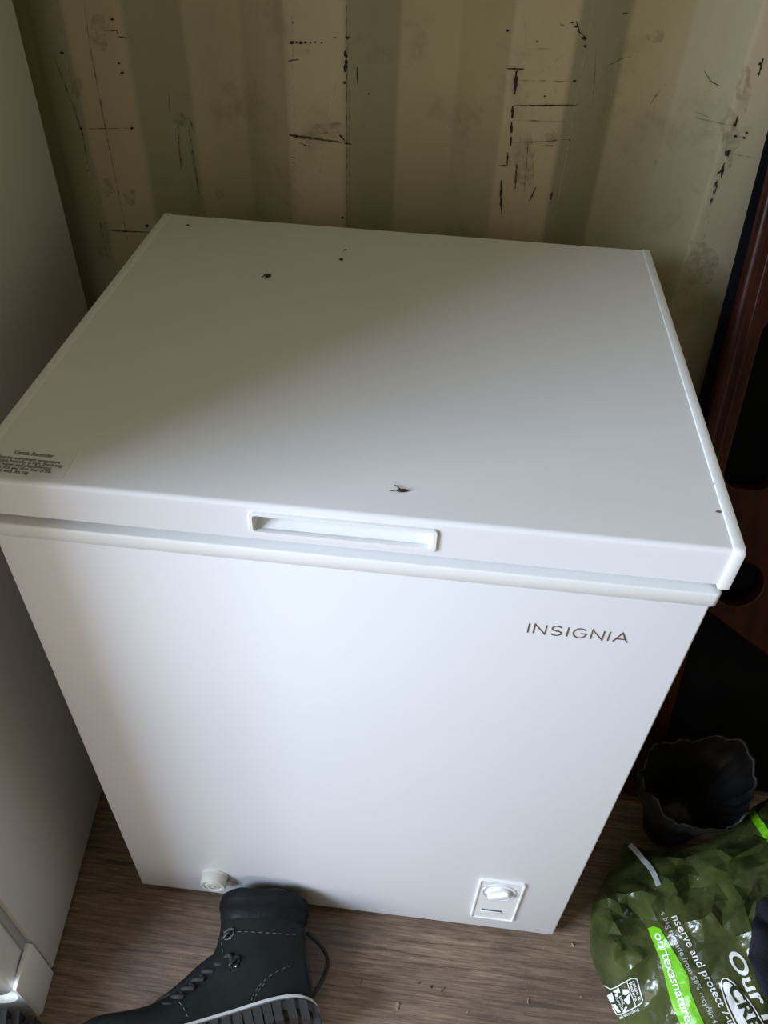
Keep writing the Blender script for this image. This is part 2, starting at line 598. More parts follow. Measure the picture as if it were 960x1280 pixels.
for a in [([(433, 0), (434, 60), (433, 150), (434, 285)], 1.6), ([(436.5, 110), (437, 285)], 1.0), ([(105, 0), (113, 60), (130, 150), (145, 225), (160, 300)], 1.5),
          ([(105, 161), (165, 160)], 1.2), ([(236, 146), (244, 168)], 2.4), ([(222, 156), (224, 185), (227, 212)], 2.6), ([(236, 160), (243, 205), (249, 244)], 2.8),
          ([(211, 110), (212, 140)], 1.2), ([(760, 82), (775, 74), (790, 70)], 1.4), ([(660, 180), (655, 240)], 1.6), ([(820, 200), (818, 214)], 1.8),
          ([(813, 130), (825, 112), (832, 104)], 1.4), ([(68, 70), (85, 115), (103, 165), (112, 215)], 2.0), ([(866, 138), (890, 148)], 1.0),
          ([(641, 100), (718, 102)], 1.2), ([(640, 178), (682, 177), (710, 174)], 1.8), ([(868, 146), (886, 151), (910, 156)], 1.3), ([(912, 192), (950, 198)], 1.5), ([(690, 60), (660, 62)], 1.0), ([(640, 150), (706, 152)], 1.4), ([(745, 60), (741, 130)], 1.0)]:
    mark(a[0], a[1], 'fine', jag=0.25, step=8)
for b in [(225, 148, 10, 9, 'stain'), (228, 152, 7, 8, 'stain'), (125, 40, 12, 26, 'stain'), (134, 235, 9, 14, 'stain'), (162, 245, 9, 12, 'stain'), (275, 240, 6, 10, 'stain'),
          (820, 46, 13, 10, 'stain'), (395, 170, 28, 6, 'stain'), (383, 65, 4, 5, 'stain'), (300, 130, 3, 3, 'stain'), (410, 160, 20, 9, 'stain'),
          (655, 200, 14, 40, 'stain'), (690, 170, 12, 8, 'stain'), (98, 110, 7, 16, 'stain'), (912, 170, 12, 40, 'stain'), (875, 330, 22, 30, 'stain'), (930, 110, 10, 30, 'stain'), (130, 300, 10, 24, 'stain')]:
    blot(*b, n=18)
for a in [([(743, 0), (722, 110), (700, 235), (688, 298)], 2.2), ([(72, 0), (84, 80), (102, 175), (122, 260), (136, 325)], 3.0), ([(656, 20), (657, 62)], 1.6),
          ([(698, 70), (694, 118)], 2.0), ([(365, 20), (368, 150), (370, 270)], 2.0), ([(905, 180), (893, 235), (872, 330)], 3.0), ([(770, 80), (758, 140), (748, 205)], 1.2),
          ([(420, 100), (412, 150), (395, 240)], 2.0), ([(880, 160), (930, 166)], 2.2), ([(670, 95), (715, 60)], 1.4)]:
    mark(a[0], a[1], 'scuff', jag=0.3, step=8)
me = bpy.data.meshes.new('wall_back')
bm.to_mesh(me); bm.free()
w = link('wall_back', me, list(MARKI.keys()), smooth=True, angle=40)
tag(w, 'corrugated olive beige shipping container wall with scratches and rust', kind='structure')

# --- floor
bm = bmesh.new()
box(bm, (-2.2, -2.2, -0.03), (2.8, 0.66, 0.0))
tag(obj('floor', bm, 'floor'), 'worn dark brown plywood container floor', kind='structure')


bm = bmesh.new()
box(bm, (-1.3, -1.7, 2.40), (2.8, 0.70, 2.44))
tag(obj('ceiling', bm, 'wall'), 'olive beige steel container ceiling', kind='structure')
bm = bmesh.new()
box(bm, (2.55, -1.7, 0.0), (2.59, 0.66, 2.40))
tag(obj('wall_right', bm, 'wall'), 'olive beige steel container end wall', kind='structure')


bm = bmesh.new()
box(bm, (0.55, -1.75, 0.0), (2.59, -1.71, 2.40))
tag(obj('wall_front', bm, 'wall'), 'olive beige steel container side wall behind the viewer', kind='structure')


# ================================================================== CHEST FREEZER
W, D, H = 0.63, 0.5556, 0.8338
LB, RIMT, RIMB, ZB = 0.7935, 0.7851, 0.7693, 0.0121
OV = 0.0082
YL, YR = 0.0015, -0.0020
fz = empty('chest_freezer', (W / 2, D / 2, 0), 'white chest freezer with handle recess, lettering and lower dial', 'chest freezer')
bm = bmesh.new()
box(bm, (0, 0.0008, ZB), (W, D - 0.02, RIMB + 0.004), 0.0025, 3)
body = obj('body', bm, 'enamel', fz, True, 35)
for sx in (0.05, W - 0.05):
    for sy in (0.06, D - 0.09):
        bm = bmesh.new()
        loft(bm, [[V((sx + 0.02 * math.cos(a * math.pi / 8), sy + 0.02 * math.sin(a * math.pi / 8), z)) for a in range(16)] for z in (0, ZB + 0.004)])
        obj('foot', bm, 'seal', fz, True, 40)
# rim: flat lip with a rounded face and a gently sloped top
bm = bmesh.new()


def rim_ring(off, z):
    return [V((x_, y_, z)) for x_, y_ in rrect(-0.0048 - off, W + 0.0048 + off, YR - off, D + off * 0 - 0.004, 0.006, 4)]


loft(bm, [rim_ring(-0.004, RIMB), rim_ring(-0.0006, RIMB + 0.0002), rim_ring(0, RIMB + 0.0010), rim_ring(0, RIMT - 0.0016), rim_ring(-0.0005, RIMT - 0.0005),
          rim_ring(-0.0016, RIMT), rim_ring(-0.030, RIMT + 0.0008)])
obj('rim', bm, 'plastic', fz, True, 50)
bm = bmesh.new()
box(bm, (0.015, 0.020, RIMT), (W - 0.015, D - 0.02, LB + 0.003), 0.002, 2)
obj('gasket', bm, 'gasket', fz, True, 40)

# lid shell with an opening for the recessed handle
HX0, HX1, HZ0, HZ1 = 0.2395, 0.3895, 0.8050, 0.8235
bm = bmesh.new()
r = 0.0045
arc = [(YL + r - r * math.cos(a), H - r + r * math.sin(a)) for a in [math.pi / 2 * k / 6 for k in range(7)]]
pro = [(0.0065, LB), (YL, LB + 0.0006), (YL, HZ0), (YL, HZ1)] + arc + [(0.15, H), (0.40, H), (D - 0.002, H), (D, H - 0.002), (D, LB)]
xs = [0.0, HX0, HX1, W]
cols = [[bm.verts.new((x_, y_, z_)) for y_, z_ in pro] for x_ in xs]
for i in range(3):
    a, b = cols[i], cols[i + 1]
    for k in range(len(pro)):
        j = (k + 1) % len(pro)
        if i == 1 and k == 2: continue
        bm.faces.new((a[k], a[j], b[j], b[k]))
bm.faces.new(cols[0]); bm.faces.new(cols[-1][::-1])
lid = obj('lid', bm, 'lid_enamel', fz, True, 35)
for sgn in (0, 1):
    bm = bmesh.new()
    x0, x1 = (-OV, 0.0018) if sgn == 0 else (W - 0.0018, W + OV)
    pts = []
    y0, y1, z0, z1 = YL - 0.0022, D + 0.003, LB - 0.004, H + 0.0016
    for cy, cz, rr, a0 in ((y0, z1, 0.006, 90), (y0, z0, 0.002, 180), (y1, z0, 0.002, 270), (y1, z1, 0.006, 0)):
        for k in range(6):
            a = math.radians(a0 + 90 * k / 5)
            ox = rr if cy == y0 else -rr
            oz = rr if cz == z0 else -rr
            pts.append((cy + ox + rr * math.cos(a), cz + oz + rr * math.sin(a)))
    bv = 0.0016
    cyc, czc = (y0 + y1) / 2, (z0 + z1) / 2
    def inn(p, d): return (p[0] + (d if p[0] < cyc else -d), p[1] + (d if p[1] < czc else -d))
    loft(bm, [[V((x0, *inn(p, bv))) for p in pts], [V((x0 + bv * 0.3, *inn(p, bv * 0.3))) for p in pts], [V((x0 + bv, *p)) for p in pts],
              [V((x1 - bv, *p)) for p in pts], [V((x1 - bv * 0.3, *inn(p, bv * 0.3))) for p in pts], [V((x1, *inn(p, bv))) for p in pts]])
    obj('end_cap', bm, 'plastic', lid, True, 40)
# recessed handle: frame, sloping pocket
bm = bmesh.new()
ringframe(bm, rrect(HX0 - 0.0040, HX1 + 0.0045, HZ0 - 0.0036, HZ1 + 0.0030, 0.0042), rrect(HX0 + 0.0002, HX1 - 0.0002, HZ0 + 0.0004, HZ1 - 0.0004, 0.003), YL - 0.0026, YL + 0.001, 0.0009)
ip = rrect(HX0 + 0.0002, HX1 - 0.0002, HZ0 + 0.0004, HZ1 - 0.0004, 0.003)
back = []
for x_, z_ in ip:
    t = (z_ - HZ0) / (HZ1 - HZ0)
    back.append(V((x_ + (0.004 if x_ < 0.31 else -0.004) * t, YL + 0.003 + 0.024 * t, z_ - 0.0008)))
loft(bm, [xz(ip, YL + 0.0005), back], cap0=False)
obj('handle', bm, 'plastic', lid, True, 40)

# reminder sticker and its writing on the lid
zt = H + 0.00015
TL, TR, BR, BL = (V((0.000, 0.0515, zt)), V((0.0748, 0.0455, zt)), V((0.0756, 0.0087, zt)), V((0.000, 0.0115, zt)))
TL = V((0.0062, 0.0465, zt)); BL = V((0.0062, 0.0090, zt)); TR = V((0.0750, 0.0455, zt)); BR = V((0.0756, 0.0088, zt))
bm = bmesh.new()
bm.faces.new([bm.verts.new(p) for p in (BL, BR, TR, TL)])
tube(bm, [TL, TR, BR, BL], 0.00012, 4)
lb = obj('reminder_sticker', bm, 'lid_enamel', lid, recalc=False)
lb['label'] = 'clear printed reminder sticker'
lines = [('Gentle Reminder', 0.0215, 0.0570, 0.0358, 1), ('When the environment temperature', 0.0072, 0.0655, 0.0288, 0), ('negative humidity is high, there may', 0.0072, 0.0700, 0.0246, 0),
         ('bit of water and phenomenon', 0.0072, 0.0610, 0.0203, 0), ('outside box and door liner of the', 0.0072, 0.0630, 0.0161, 0), ('wiped it with dry rag', 0.0072, 0.0450, 0.0118, 0)]
tb = bmesh.new()
for s, xa, xb, yy, big in lines:
    b2 = text_tris(s, 0.012)
    x0 = min(v.co.x for v in b2.verts); x1 = max(v.co.x for v in b2.verts)
    hh = 0.0078 if big else 0.0062
    mp = {}
    for v in b2.verts:
        mp[v] = tb.verts.new((xa + (v.co.x - x0) / (x1 - x0) * (xb - xa), yy + v.co.y * hh - (v.co.x - x0) / (x1 - x0) * 0.0006, zt + 0.0002))
    for f in b2.faces: tb.faces.new([mp[v] for v in f.verts])
    b2.free()
tx = obj('sticker_writing', tb, 'ink', lid, recalc=False)

# wide spaced brand lettering on the front, drawn as strokes
bm = bmesh.new()
LX0, LX1, LZ0, LH = 0.4835, 0.5735, 0.7085, 0.0128
wd = {'I': 0.10, 'N': 1.0, 'S': 0.92, 'G': 1.08, 'A': 1.12}
gap = 0.36
word = 'INSIGNIA'
tot = sum(wd[c] for c in word) + gap * (len(word) - 1)
sc = (LX1 - LX0) / tot


def arcp(cx, cz, rx, rz, a0, a1, n=14):
    return [(cx + rx * math.cos(math.radians(a0 + (a1 - a0) * k / n)), cz + rz * math.sin(math.radians(a0 + (a1 - a0) * k / n))) for k in range(n + 1)]


GL = {'I': [[(0.5, 0), (0.5, 1)]], 'N': [[(0.04, 0), (0.04, 1), (0.96, 0), (0.96, 1)]],
      'S': [arcp(0.5, 0.75, 0.42, 0.25, 25, 270) + arcp(0.5, 0.25, 0.44, 0.25, 90, -155)],
      'G': [arcp(0.52, 0.5, 0.48, 0.5, 42, 330, 22) + [(0.98, 0.46), (0.58, 0.46)]],
      'A': [[(0.0, 0), (0.5, 1), (1.0, 0)], [(0.18, 0.32), (0.82, 0.32)]]}
cx = LX0
sw = 0.00115
for c in word:
    w_ = wd[c] * sc
    for st in GL[c]:
        P = [V((cx + a * w_, LZ0 + b * LH)) for a, b in st]
        prev = None
        for i, p in enumerate(P):
            d0 = (p - P[i - 1]).normalized() if i else None
            d1 = (P[i + 1] - p).normalized() if i < len(P) - 1 else None
            d = ((d0 or d1) + (d1 or d0))
            d = d.normalized() if d.length > 1e-3 else (d0 or d1)
            n = V((-d.y, d.x))
            k = 1.0
            if d0 and d1:
                k = min(2.2, 1 / max(0.35, abs(n.dot(V((-d0.y, d0.x))))))
            a, b = p + n * sw / 2 * k, p - n * sw / 2 * k
            cur = [bm.verts.new((q[0], yy, q[1])) for q in (a, b) for yy in (0.0002, 0.0012)]
            if prev:
                bm.faces.new((prev[0], prev[2], cur[2], cur[0]))
                bm.faces.new((prev[0], cur[0], cur[1], prev[1]))
                bm.faces.new((prev[2], prev[3], cur[3], cur[2]))
            prev = cur
    cx += w_ + gap * sc
obj('lettering', bm, 'logo', fz)

# temperature dial plate at the lower right
PX0, PX1, PZ0, PZ1 = 0.5022, 0.5645, 0.0505, 0.1805
bm = bmesh.new()
plate(bm, rrect(PX0 + 0.002, PX1 - 0.002, PZ0 + 0.002, PZ1 - 0.002, 0.002), -0.0010, 0.003)
ringframe(bm, rrect(PX0, PX1, PZ0, PZ1, 0.004), rrect(PX0 + 0.0025, PX1 - 0.0025, PZ0 + 0.0025, PZ1 - 0.0025, 0.003), -0.0024, 0.003, 0.0008)
cp = obj('control_plate', bm, 'plastic', fz, True, 35)
KX, KZ = 0.5325, 0.1440
bm = bmesh.new()
ringframe(bm, ell(KX, KZ, 0.0240, 0.0265, 40), ell(KX, KZ, 0.0215, 0.0240, 40), -0.0020, 0.002, 0.0006)
for a in (0.62, 2.52):
    c_, s_ = math.cos(a), math.sin(a)
    box(bm, (KX + 0.0265 * c_ - 0.0035, -0.002, KZ + 0.029 * s_ - 0.001), (KX + 0.0265 * c_ + 0.0035, 0.001, KZ + 0.029 * s_ + 0.001))
obj('dial_ring', bm, 'gasket', cp, True, 35)
bm = bmesh.new()
ks = [xz(ell(KX, KZ, rr, rr, 40), yy) for rr, yy in ((0.0170, 0.002), (0.0170, -0.0035), (0.0162, -0.0045), (0.0150, -0.0050))]
loft(bm, ks)
xf = Matrix.Translation((KX, 0, KZ)) @ Matrix.Rotation(math.radians(-32), 4, 'Y')
box(bm, (-0.0160, -0.0095, -0.0062), (0.0160, -0.0040, 0.0062), 0.0022, 3, xf)
obj('dial_knob', bm, 'plastic', cp, True, 35)
bm = bmesh.new()
box(bm, (0.5150, -0.0016, 0.0790), (0.5440, 0.0, 0.0830))
obj('indicator_slot', bm, 'slot', cp)
bm = bmesh.new()
box(bm, (0.5145, -0.0026, 0.0740), (0.5445, 0.0, 0.0790), 0.0008, 2)
obj('indicator_ledge', bm, 'plastic', cp, True, 35)

# drain plug
DC = at(265.5, 1108.5, 1, -0.016)
bm = bmesh.new()
loft(bm, [xz(ell(DC.x, DC.z, rr, rr, 36), yy) for rr, yy in ((0.0205, 0.004), (0.0205, -0.001), (0.0190, -0.002), (0.0190, -0.013), (0.0178, -0.0160), (0.0140, -0.0160),
                                                            (0.0132, -0.0145), (0.0108, -0.0145), (0.0100, -0.0160))])
pl = obj('drain_plug', bm, 'plug', fz, True, 35)
bm = bmesh.new()
ringframe(bm, ell(DC.x, DC.z, 0.0055, 0.0055, 20), ell(DC.x, DC.z, 0.0042, 0.0042, 20), -0.0168, -0.0155, 0.0002)
obj('drain_slot', bm, 'plug_line', pl, True, 35)

# ================================================================== TALL FRIDGE ON THE LEFT
FO = V((-0.0882, -0.1273, 0))
fv = V((-0.1095, 1, 0)).normalized()
fw = V((-fv.y, fv.x, 0))
FM = Matrix(((fw.x, fv.x, 0, FO.x), (fw.y, fv.y, 0, FO.y), (0, 0, 1, 0), (0, 0, 0, 1)))     # local: x = left, y = back, z = up
fr = empty('refrigerator', FM @ V((0.32, 0.33, 0)), 'tall white refrigerator standing left of the chest freezer', 'refrigerator')
FWD, FDP, FHT = 0.66, 0.720, 1.72
bm = bmesh.new()
box(bm, (0, 0, 0.006), (FWD, FDP, FHT), 0.004, 3, FM)
obj('cabinet', bm, 'fridge', fr, True, 35)
bm = bmesh.new()
# base trim with an upturned corner that wraps the door corner
out = [(0, 0.001), (0, 0.112), (0.003, 0.116), (0.008, 0.116)]
for k in range(8):
    a = math.radians(180 + 90 * k / 7)
    out.append((0.008 + 0.030 + 0.030 * math.cos(a), 0.098 - 0.036 + 0.036 + 0.036 * math.sin(a)))
out += [(FWD - 0.038, 0.062)]
for k in range(8):
    a = math.radians(270 + 90 * k / 7)
    out.append((FWD - 0.038 + 0.030 * math.cos(a), 0.098 + 0.036 * math.sin(a)))
out += [(FWD - 0.008, 0.116), (FWD, 0.112), (FWD, 0.001)]
ins = [(min(max(a, 0.004), FWD - 0.004), b - (0.004 if b > 0.02 else 0)) for a, b in out]
loft(bm, [[FM @ V((a, -0.003, b)) for a, b in out], [FM @ V((a, -0.052, b)) for a, b in out], [FM @ V((a, -0.058, b)) for a, b in ins]])
obj('base_trim', bm, 'fridge_door', fr, True, 50)
bm = bmesh.new()
do = rrect(0.0115, FWD - 0.0115, 0.070, FHT - 0.01, 0.030, 8)
di = rrect(0.0175, FWD - 0.0175, 0.076, FHT - 0.016, 0.026, 8)
loft(bm, [[FM @ V((a, -0.010, b)) for a, b in do], [FM @ V((a, -0.048, b)) for a, b in do], [FM @ V((a, -0.054, b)) for a, b in di]])
dr = obj('refrigerator_door', bm, 'fridge_door', fr, True, 50)
bm = bmesh.new()
box(bm, (0.008, -0.011, 0.075), (FWD - 0.02, 0.001, FHT - 0.02), 0, 1, FM)
obj('door_seal', bm, 'seal', fr)
bm = bmesh.new()
hp = [(FWD - 0.07, -0.05, 0.85), (FWD - 0.07, -0.085, 0.87), (FWD - 0.07, -0.085, 1.20), (FWD - 0.07, -0.05, 1.22)]
tube(bm, [FM @ V(p) for p in spline(hp, 5)], 0.010, 10)
obj('door_handle', bm, 'plastic', dr, True, 60)

# ================================================================== HEADBOARD AND BOARD LEANING RIGHT OF THE FREEZER
k_ = 0.314
ss = math.sqrt(1 + k_ * k_)


def HB(x, s, off=0.0):
    """point on the leaning plane: x across, s up the slope, off = out towards the room"""
    z = s / ss
    y = 0.457 + k_ * (z - 0.662)
    n = V((0, -1, k_)).normalized()
    return V((x, y, z)) + n * off


def leaning_sheet(name, outer, holes, thick, bev, m, parent, off=0.0):
    cu = bpy.data.curves.new(name, 'CURVE')
    cu.dimensions = '2D'
    cu.fill_mode = 'BOTH'
    for pts in [outer] + holes:
        sp = cu.splines.new('POLY')
        sp.points.add(len(pts) - 1)
        for p, (a, b) in zip(sp.points, pts): p.co = (a, b, 0, 1)
        sp.use_cyclic_u = True
    cu.extrude = thick / 2
    cu.bevel_depth = bev
    cu.bevel_resolution = 2
    o = bpy.data.objects.new(name, cu)
    COL.objects.link(o)
    me = bpy.data.meshes.new_from_object(o.evaluated_get(bpy.context.evaluated_depsgraph_get()))
    bpy.data.objects.remove(o)
    for v in me.vertices:
        v.co = HB(v.co.x, v.co.y, off + v.co.z)
    return link(name, me, m, parent, True, 40)


hbd = empty('headboard', HB(1.15, 0, 0), 'red brown mahogany headboard with rounded openings leaning right of the freezer', 'headboard')
HT = 1.075
x0, x1 = 0.7520, 1.60
outer = [(x0, 0.012), (x0, HT), (x1, HT), (x1, 0.012), (x1 - 0.05, 0.012), (x1 - 0.05, 0.40)]
n = 24
for k in range(1, n):
    t = k / n
    xx = (x1 - 0.05) + (x0 + 0.05 - (x1 - 0.05)) * t
    outer.append((xx, 0.40 - 0.16 * math.sin(math.pi * t)))
outer += [(x0 + 0.05, 0.40), (x0 + 0.05, 0.012)]
holes = []
xx = 0.783
while xx < x1 - 0.10:
    holes.append(rrect(xx, min(xx + 0.078, x1 - 0.035), 0.585, 0.830, 0.028, 6))
    holes.append(ell(xx + 0.066, 0.437, 0.037, 0.040, 24))
    xx += 0.108
leaning_sheet('frame', outer, holes, 0.018, 0.003, 'mahogany', hbd, 0.0)
bm = bmesh.new()
tube(bm, [HB(0.7555, 0.02 + (HT - 0.02) * k / 8, 0.006) for k in range(9)], 0.0085, 12)
tube(bm, [HB(0.7700, 0.02 + (HT - 0.02) * k / 8, 0.010) for k in range(9)], 0.0035, 8)
obj('bead_moulding', bm, 'mahogany', hbd, True, 60)
bb = leaning_sheet('black_board', [(0.730, 0.020), (0.7465, 1.035), (1.50, 1.035), (1.50, 0.020)], [], 0.005, 0.0005, 'black_board', None, -0.028)
tag(bb, 'flat black board leaning against the wall behind the mahogany headboard', 'board')


# ================================================================== BOOTS
ZC = 0.0535


def B2(p, z=ZC): return at(p[0], p[1], 2, z)


boot = empty('boot', B2((300, 1230), 0.0), 'black leather lace-up boot lying on its side before the freezer', 'boot')
prof = [  # front/top, bottom/back, half width
    ((277, 1150), (382, 1156), 0.043), ((275, 1168), (383, 1176), 0.043), ((270, 1188), (384, 1198), 0.042), ((262, 1202), (386, 1218), 0.041),
    ((248, 1215), (390, 1240), 0.040), ((232, 1230), (390, 1262), 0.038), ((215, 1243), (366, 1276), 0.037), ((196, 1255), (322, 1287), 0.038),
    ((176, 1264), (276, 1297), 0.041), ((154, 1269), (228, 1308), 0.044), ((130, 1273), (185, 1318), 0.045), ((110, 1281), (146, 1327), 0.042),
    ((96, 1294), (117, 1331), 0.034), ((89, 1308), (99, 1332), 0.021)]


def bring(Fp, Bp, hw, n=24, sup=0.82):
    a, b = B2(Fp), B2(Bp)
    c = (a + b) / 2
    e = (a - b) / 2
    out = []
    for k in range(n):
        t = 2 * math.pi * k / n
        cs, sn = math.cos(t), math.sin(t)
        f = lambda q: math.copysign(abs(q) ** sup, q)
        out.append(c + e * f(cs) + V((0, 0, hw * f(sn))))
    return out


# densify the ring list
def dense(prof, n=4):
    fs = spline([(*p[0], 0) for p in prof], n); bs = spline([(*p[1], 0) for p in prof], n)
    ws = spline([(p[2], 0, 0) for p in prof], n)
    return [((f.x, f.y), (b.x, b.y), w.x) for f, b, w in zip(fs, bs, ws)]


bm = bmesh.new()
rings = [bring(*p) for p in dense(prof)]
loft(bm, rings, cap0=False)
upper = obj('upper', bm, 'leather', boot, True)
ub = bvh_of(upper)
# padded collar, rolled over the top and open inside
bm = bmesh.new()
cprof = [((278, 1160), (380.5, 1164), 0.0435), ((277.5, 1157), (381.5, 1161), 0.0450), ((276, 1151), (383, 1156), 0.0465), ((275.5, 1145), (384.5, 1150), 0.0458), ((277, 1141), (384.5, 1146), 0.0442), ((276, 1136), (385.5, 1142), 0.0465), ((276, 1129), (386, 1136), 0.047),
         ((278, 1124), (385, 1131), 0.0455), ((284, 1121), (381, 1127), 0.040), ((290, 1124), (375, 1130), 0.034), ((293, 1136), (371, 1142), 0.031), ((294, 1160), (368, 1166), 0.030)]
loft(bm, [bring(*p, n=32) for p in cprof], cap0=False)
for v in bm.verts:
    d = noise.noise(v.co * 70) * 0.0034
    v.co += V((d, d * 0.6, d))
co = obj('collar', bm, 'collar', boot, True)
# tongue showing in front of the throat
bm = bmesh.new()
rr = []
for p, q, hw in [((281, 1196), (300, 1206), 0.030), ((262, 1199), (284, 1214), 0.028), ((247, 1211), (264, 1226), 0.026), ((230, 1227), (246, 1240), 0.024), ((213, 1241), (228, 1252), 0.022), ((195, 1253), (208, 1264), 0.018)]:
    rr.append(bring(p, q, hw, 16, 0.9))
loft(bm, rr)
obj('tongue', bm, 'collar', boot, True)
# sole: midsole stripe and lugged outsole
sole_line = [((400, 1270), 0.010), ((396, 1262), 0.024), ((386, 1257), 0.034), ((368, 1255), 0.039), ((346, 1258.5), 0.040), ((322, 1265), 0.039), ((298, 1272.5), 0.038), ((270, 1281), 0.038), ((240, 1291), 0.041),
             ((210, 1301), 0.045), ((180, 1311), 0.048), ((150, 1321), 0.048), ((122, 1330), 0.043), ((104, 1335), 0.031), ((92, 1338), 0.012)]
sp_ = spline([(*p, 0) for p, w_ in sole_line], 4)
sw_ = spline([(w_, 0, 0) for p, w_ in sole_line], 4)
dn = V((0.20, 0.98))


def srow(i, t0, t1, extra, n=20):
    p = sp_[i]; hw = sw_[i].x + extra
    a = B2((p.x + dn.x * t0, p.y + dn.y * t0)); b = B2((p.x + dn.x * t1, p.y + dn.y * t1))
    c = (a + b) / 2; e = (b - a) / 2
    out = []
    for k in range(n):
        t = 2 * math.pi * k / n
        f = lambda q: math.copysign(abs(q) ** 0.35, q)
        out.append(c + e * f(math.cos(t)) + V((0, 0, hw * f(math.sin(t)))))
    return out


bm = bmesh.new()
loft(bm, [srow(i, -1, 4.5, 0.0035) for i in range(len(sp_))])
obj('midsole', bm, 'midsole', boot, True, 50)
bm = bmesh.new()
loft(bm, [srow(i, 4, 20, 0.002) for i in range(len(sp_))])
acc = 0.0
for i in range(1, len(sp_) - 1):
    acc += (sp_[i] - sp_[i - 1]).length
    if acc > 12.0:
        acc = 0
        p = sp_[i]
        tg = (sp_[i + 1] - sp_[i - 1]).normalized() * 5.3
        hw = sw_[i].x
        for sg in (1, -1):
            q = []
            for (uu, vv) in ((-1, 6), (1, 6), (1, 30), (-1, 30)):
                q.append((p.x + tg.x * uu + dn.x * vv, p.y + tg.y * uu + dn.y * vv))
            lo = [B2(a) + V((0, 0, sg * hw * 0.35)) for a in q]
            hi = [B2(a) + V((0, 0, sg * (hw + (0.0045 if j < 2 else 0.0025)))) for j, a in enumerate(q)]
            loft(bm, [lo, hi])
obj('outsole', bm, 'rubber', boot, True, 35)
# stitching, eyelets, laces
def stitch(path, off=0.0008):
    bm = bmesh.new()
    P = spline([(*p, 0) for p in path], 8)
    acc = 0; on = True; st = P[0]
    for a, b in zip(P, P[1:]):
        L = (b - a).length
        acc += L
        if acc >= 3.0:
            if on:
                h0, h1 = hit(ub, st.x, st.y, off), hit(ub, b.x, b.y, off)
                if h0 and h1 and (h0 - h1).length < 0.02:
                    tube(bm, [h0, h1], 0.00045, 5)
            on = not on
            st = b; acc = 0
    obj('stitched_seam', bm, 'thread', boot)


stitch([(313, 1266), (314, 1252), (319, 1240), (328, 1228), (342, 1217), (358, 1209), (368, 1205)])
stitch([(316, 1266), (317, 1253), (322, 1241), (331, 1229)])
stitch([(280, 1165), (310, 1165), (345, 1167), (374, 1169)])
stitch([(279, 1190), (277, 1180), (279, 1165)])
stitch([(217, 1246), (228, 1258), (235, 1272)])
for (ex, ey) in ((287, 1168), (293, 1203)):
    bm = bmesh.new()
    c = hit(ub, ex, ey, 0.001)
    ax = (hit(ub, ex + 4, ey - 4, 0.001) - c).normalized()
    ay = V((0, 0, 1)).cross(ax).normalized()
    nz = ax.cross(ay)
    loft(bm, [[c + ax * (0.009 * math.cos(t)) + ay * (0.0065 * math.sin(t)) + nz * h for t in [2 * math.pi * k / 20 for k in range(20)]] for h in (-0.002, 0.001, 0.0018)])
    tube(bm, [c - ax * 0.004 + nz * 0.001, c - ax * 0.006 + nz * 0.005, c + nz * 0.0065, c + ax * 0.004 + nz * 0.006], [0.003, 0.0028, 0.0028, 0.002], 8)
    hk = obj('lace_hook', bm, 'eyelet', boot, True, 50)
    bm = bmesh.new()
    for dx, dy in ((2.5, 5.5), (-2.5, 1.5)):
        c2 = hit(ub, ex + dx, ey + dy, 0.0025)
        bmesh.ops.create_uvsphere(bm, u_segments=10, v_segments=6, radius=0.0016, matrix=Matrix.Translation(c2))
    st_ = obj('rivet', bm, 'stud', hk, True)
bm = bmesh.new()
thr = [(276, 1201), (262, 1209), (250, 1219), (238, 1230), (225, 1241), (211, 1251), (196, 1260)]
for i, (a, b) in enumerate(thr):
    # each crossing goes over the front edge of the throat
    o = V((-0.55, -0.8)) * 5.0
    lo = B2((a + o.x * 0.2, b + o.y * 0.2), ZC - 0.026); mid = B2((a + o.x, b + o.y), ZC + 0.004); hi = B2((a + 5, b + 5), ZC + 0.033)
    tube(bm, spline([lo, B2((a + o.x * 0.9, b + o.y * 0.9), ZC - 0.014), mid, B2((a + 0.0, b - 0.5), ZC + 0.022), hi], 5), 0.0032, 8, flat=0.7)
    if i < len(thr) - 1:
        a2, b2_ = thr[i + 1]
        tube(bm, spline([hi, B2(((a + a2) / 2, (b + b2_) / 2), ZC + 0.030), B2((a2 + o.x * 0.8, b2_ + o.y * 0.8), ZC + 0.006)], 5), 0.0030, 8, flat=0.7)
tube(bm, spline([B2((280, 1198), ZC + 0.03), B2((287, 1194), ZC + 0.040), B2((290, 1203), ZC + 0.042)], 5), 0.0028, 8)
obj('lace', bm, 'lace', boot, True)
bm = bmesh.new()
lp = [((384, 1166), 0.05), ((393, 1174), 0.045), ((403, 1185), 0.035), ((409, 1198), 0.026), ((408, 1212), 0.022), ((402, 1226), 0.022), ((395, 1238), 0.027), ((391, 1244), 0.032)]
tube(bm, spline([B2(p, z) for p, z in lp], 6), 0.0030, 8)
tube(bm, spline([B2(p, z) for p, z in [((381, 1160), 0.062), ((379, 1172), 0.064), ((381, 1195), 0.064), ((386, 1220), 0.062), ((388, 1248), 0.058)]], 6), 0.0036, 8)
obj('pull_loop', bm, 'lace', boot, True)

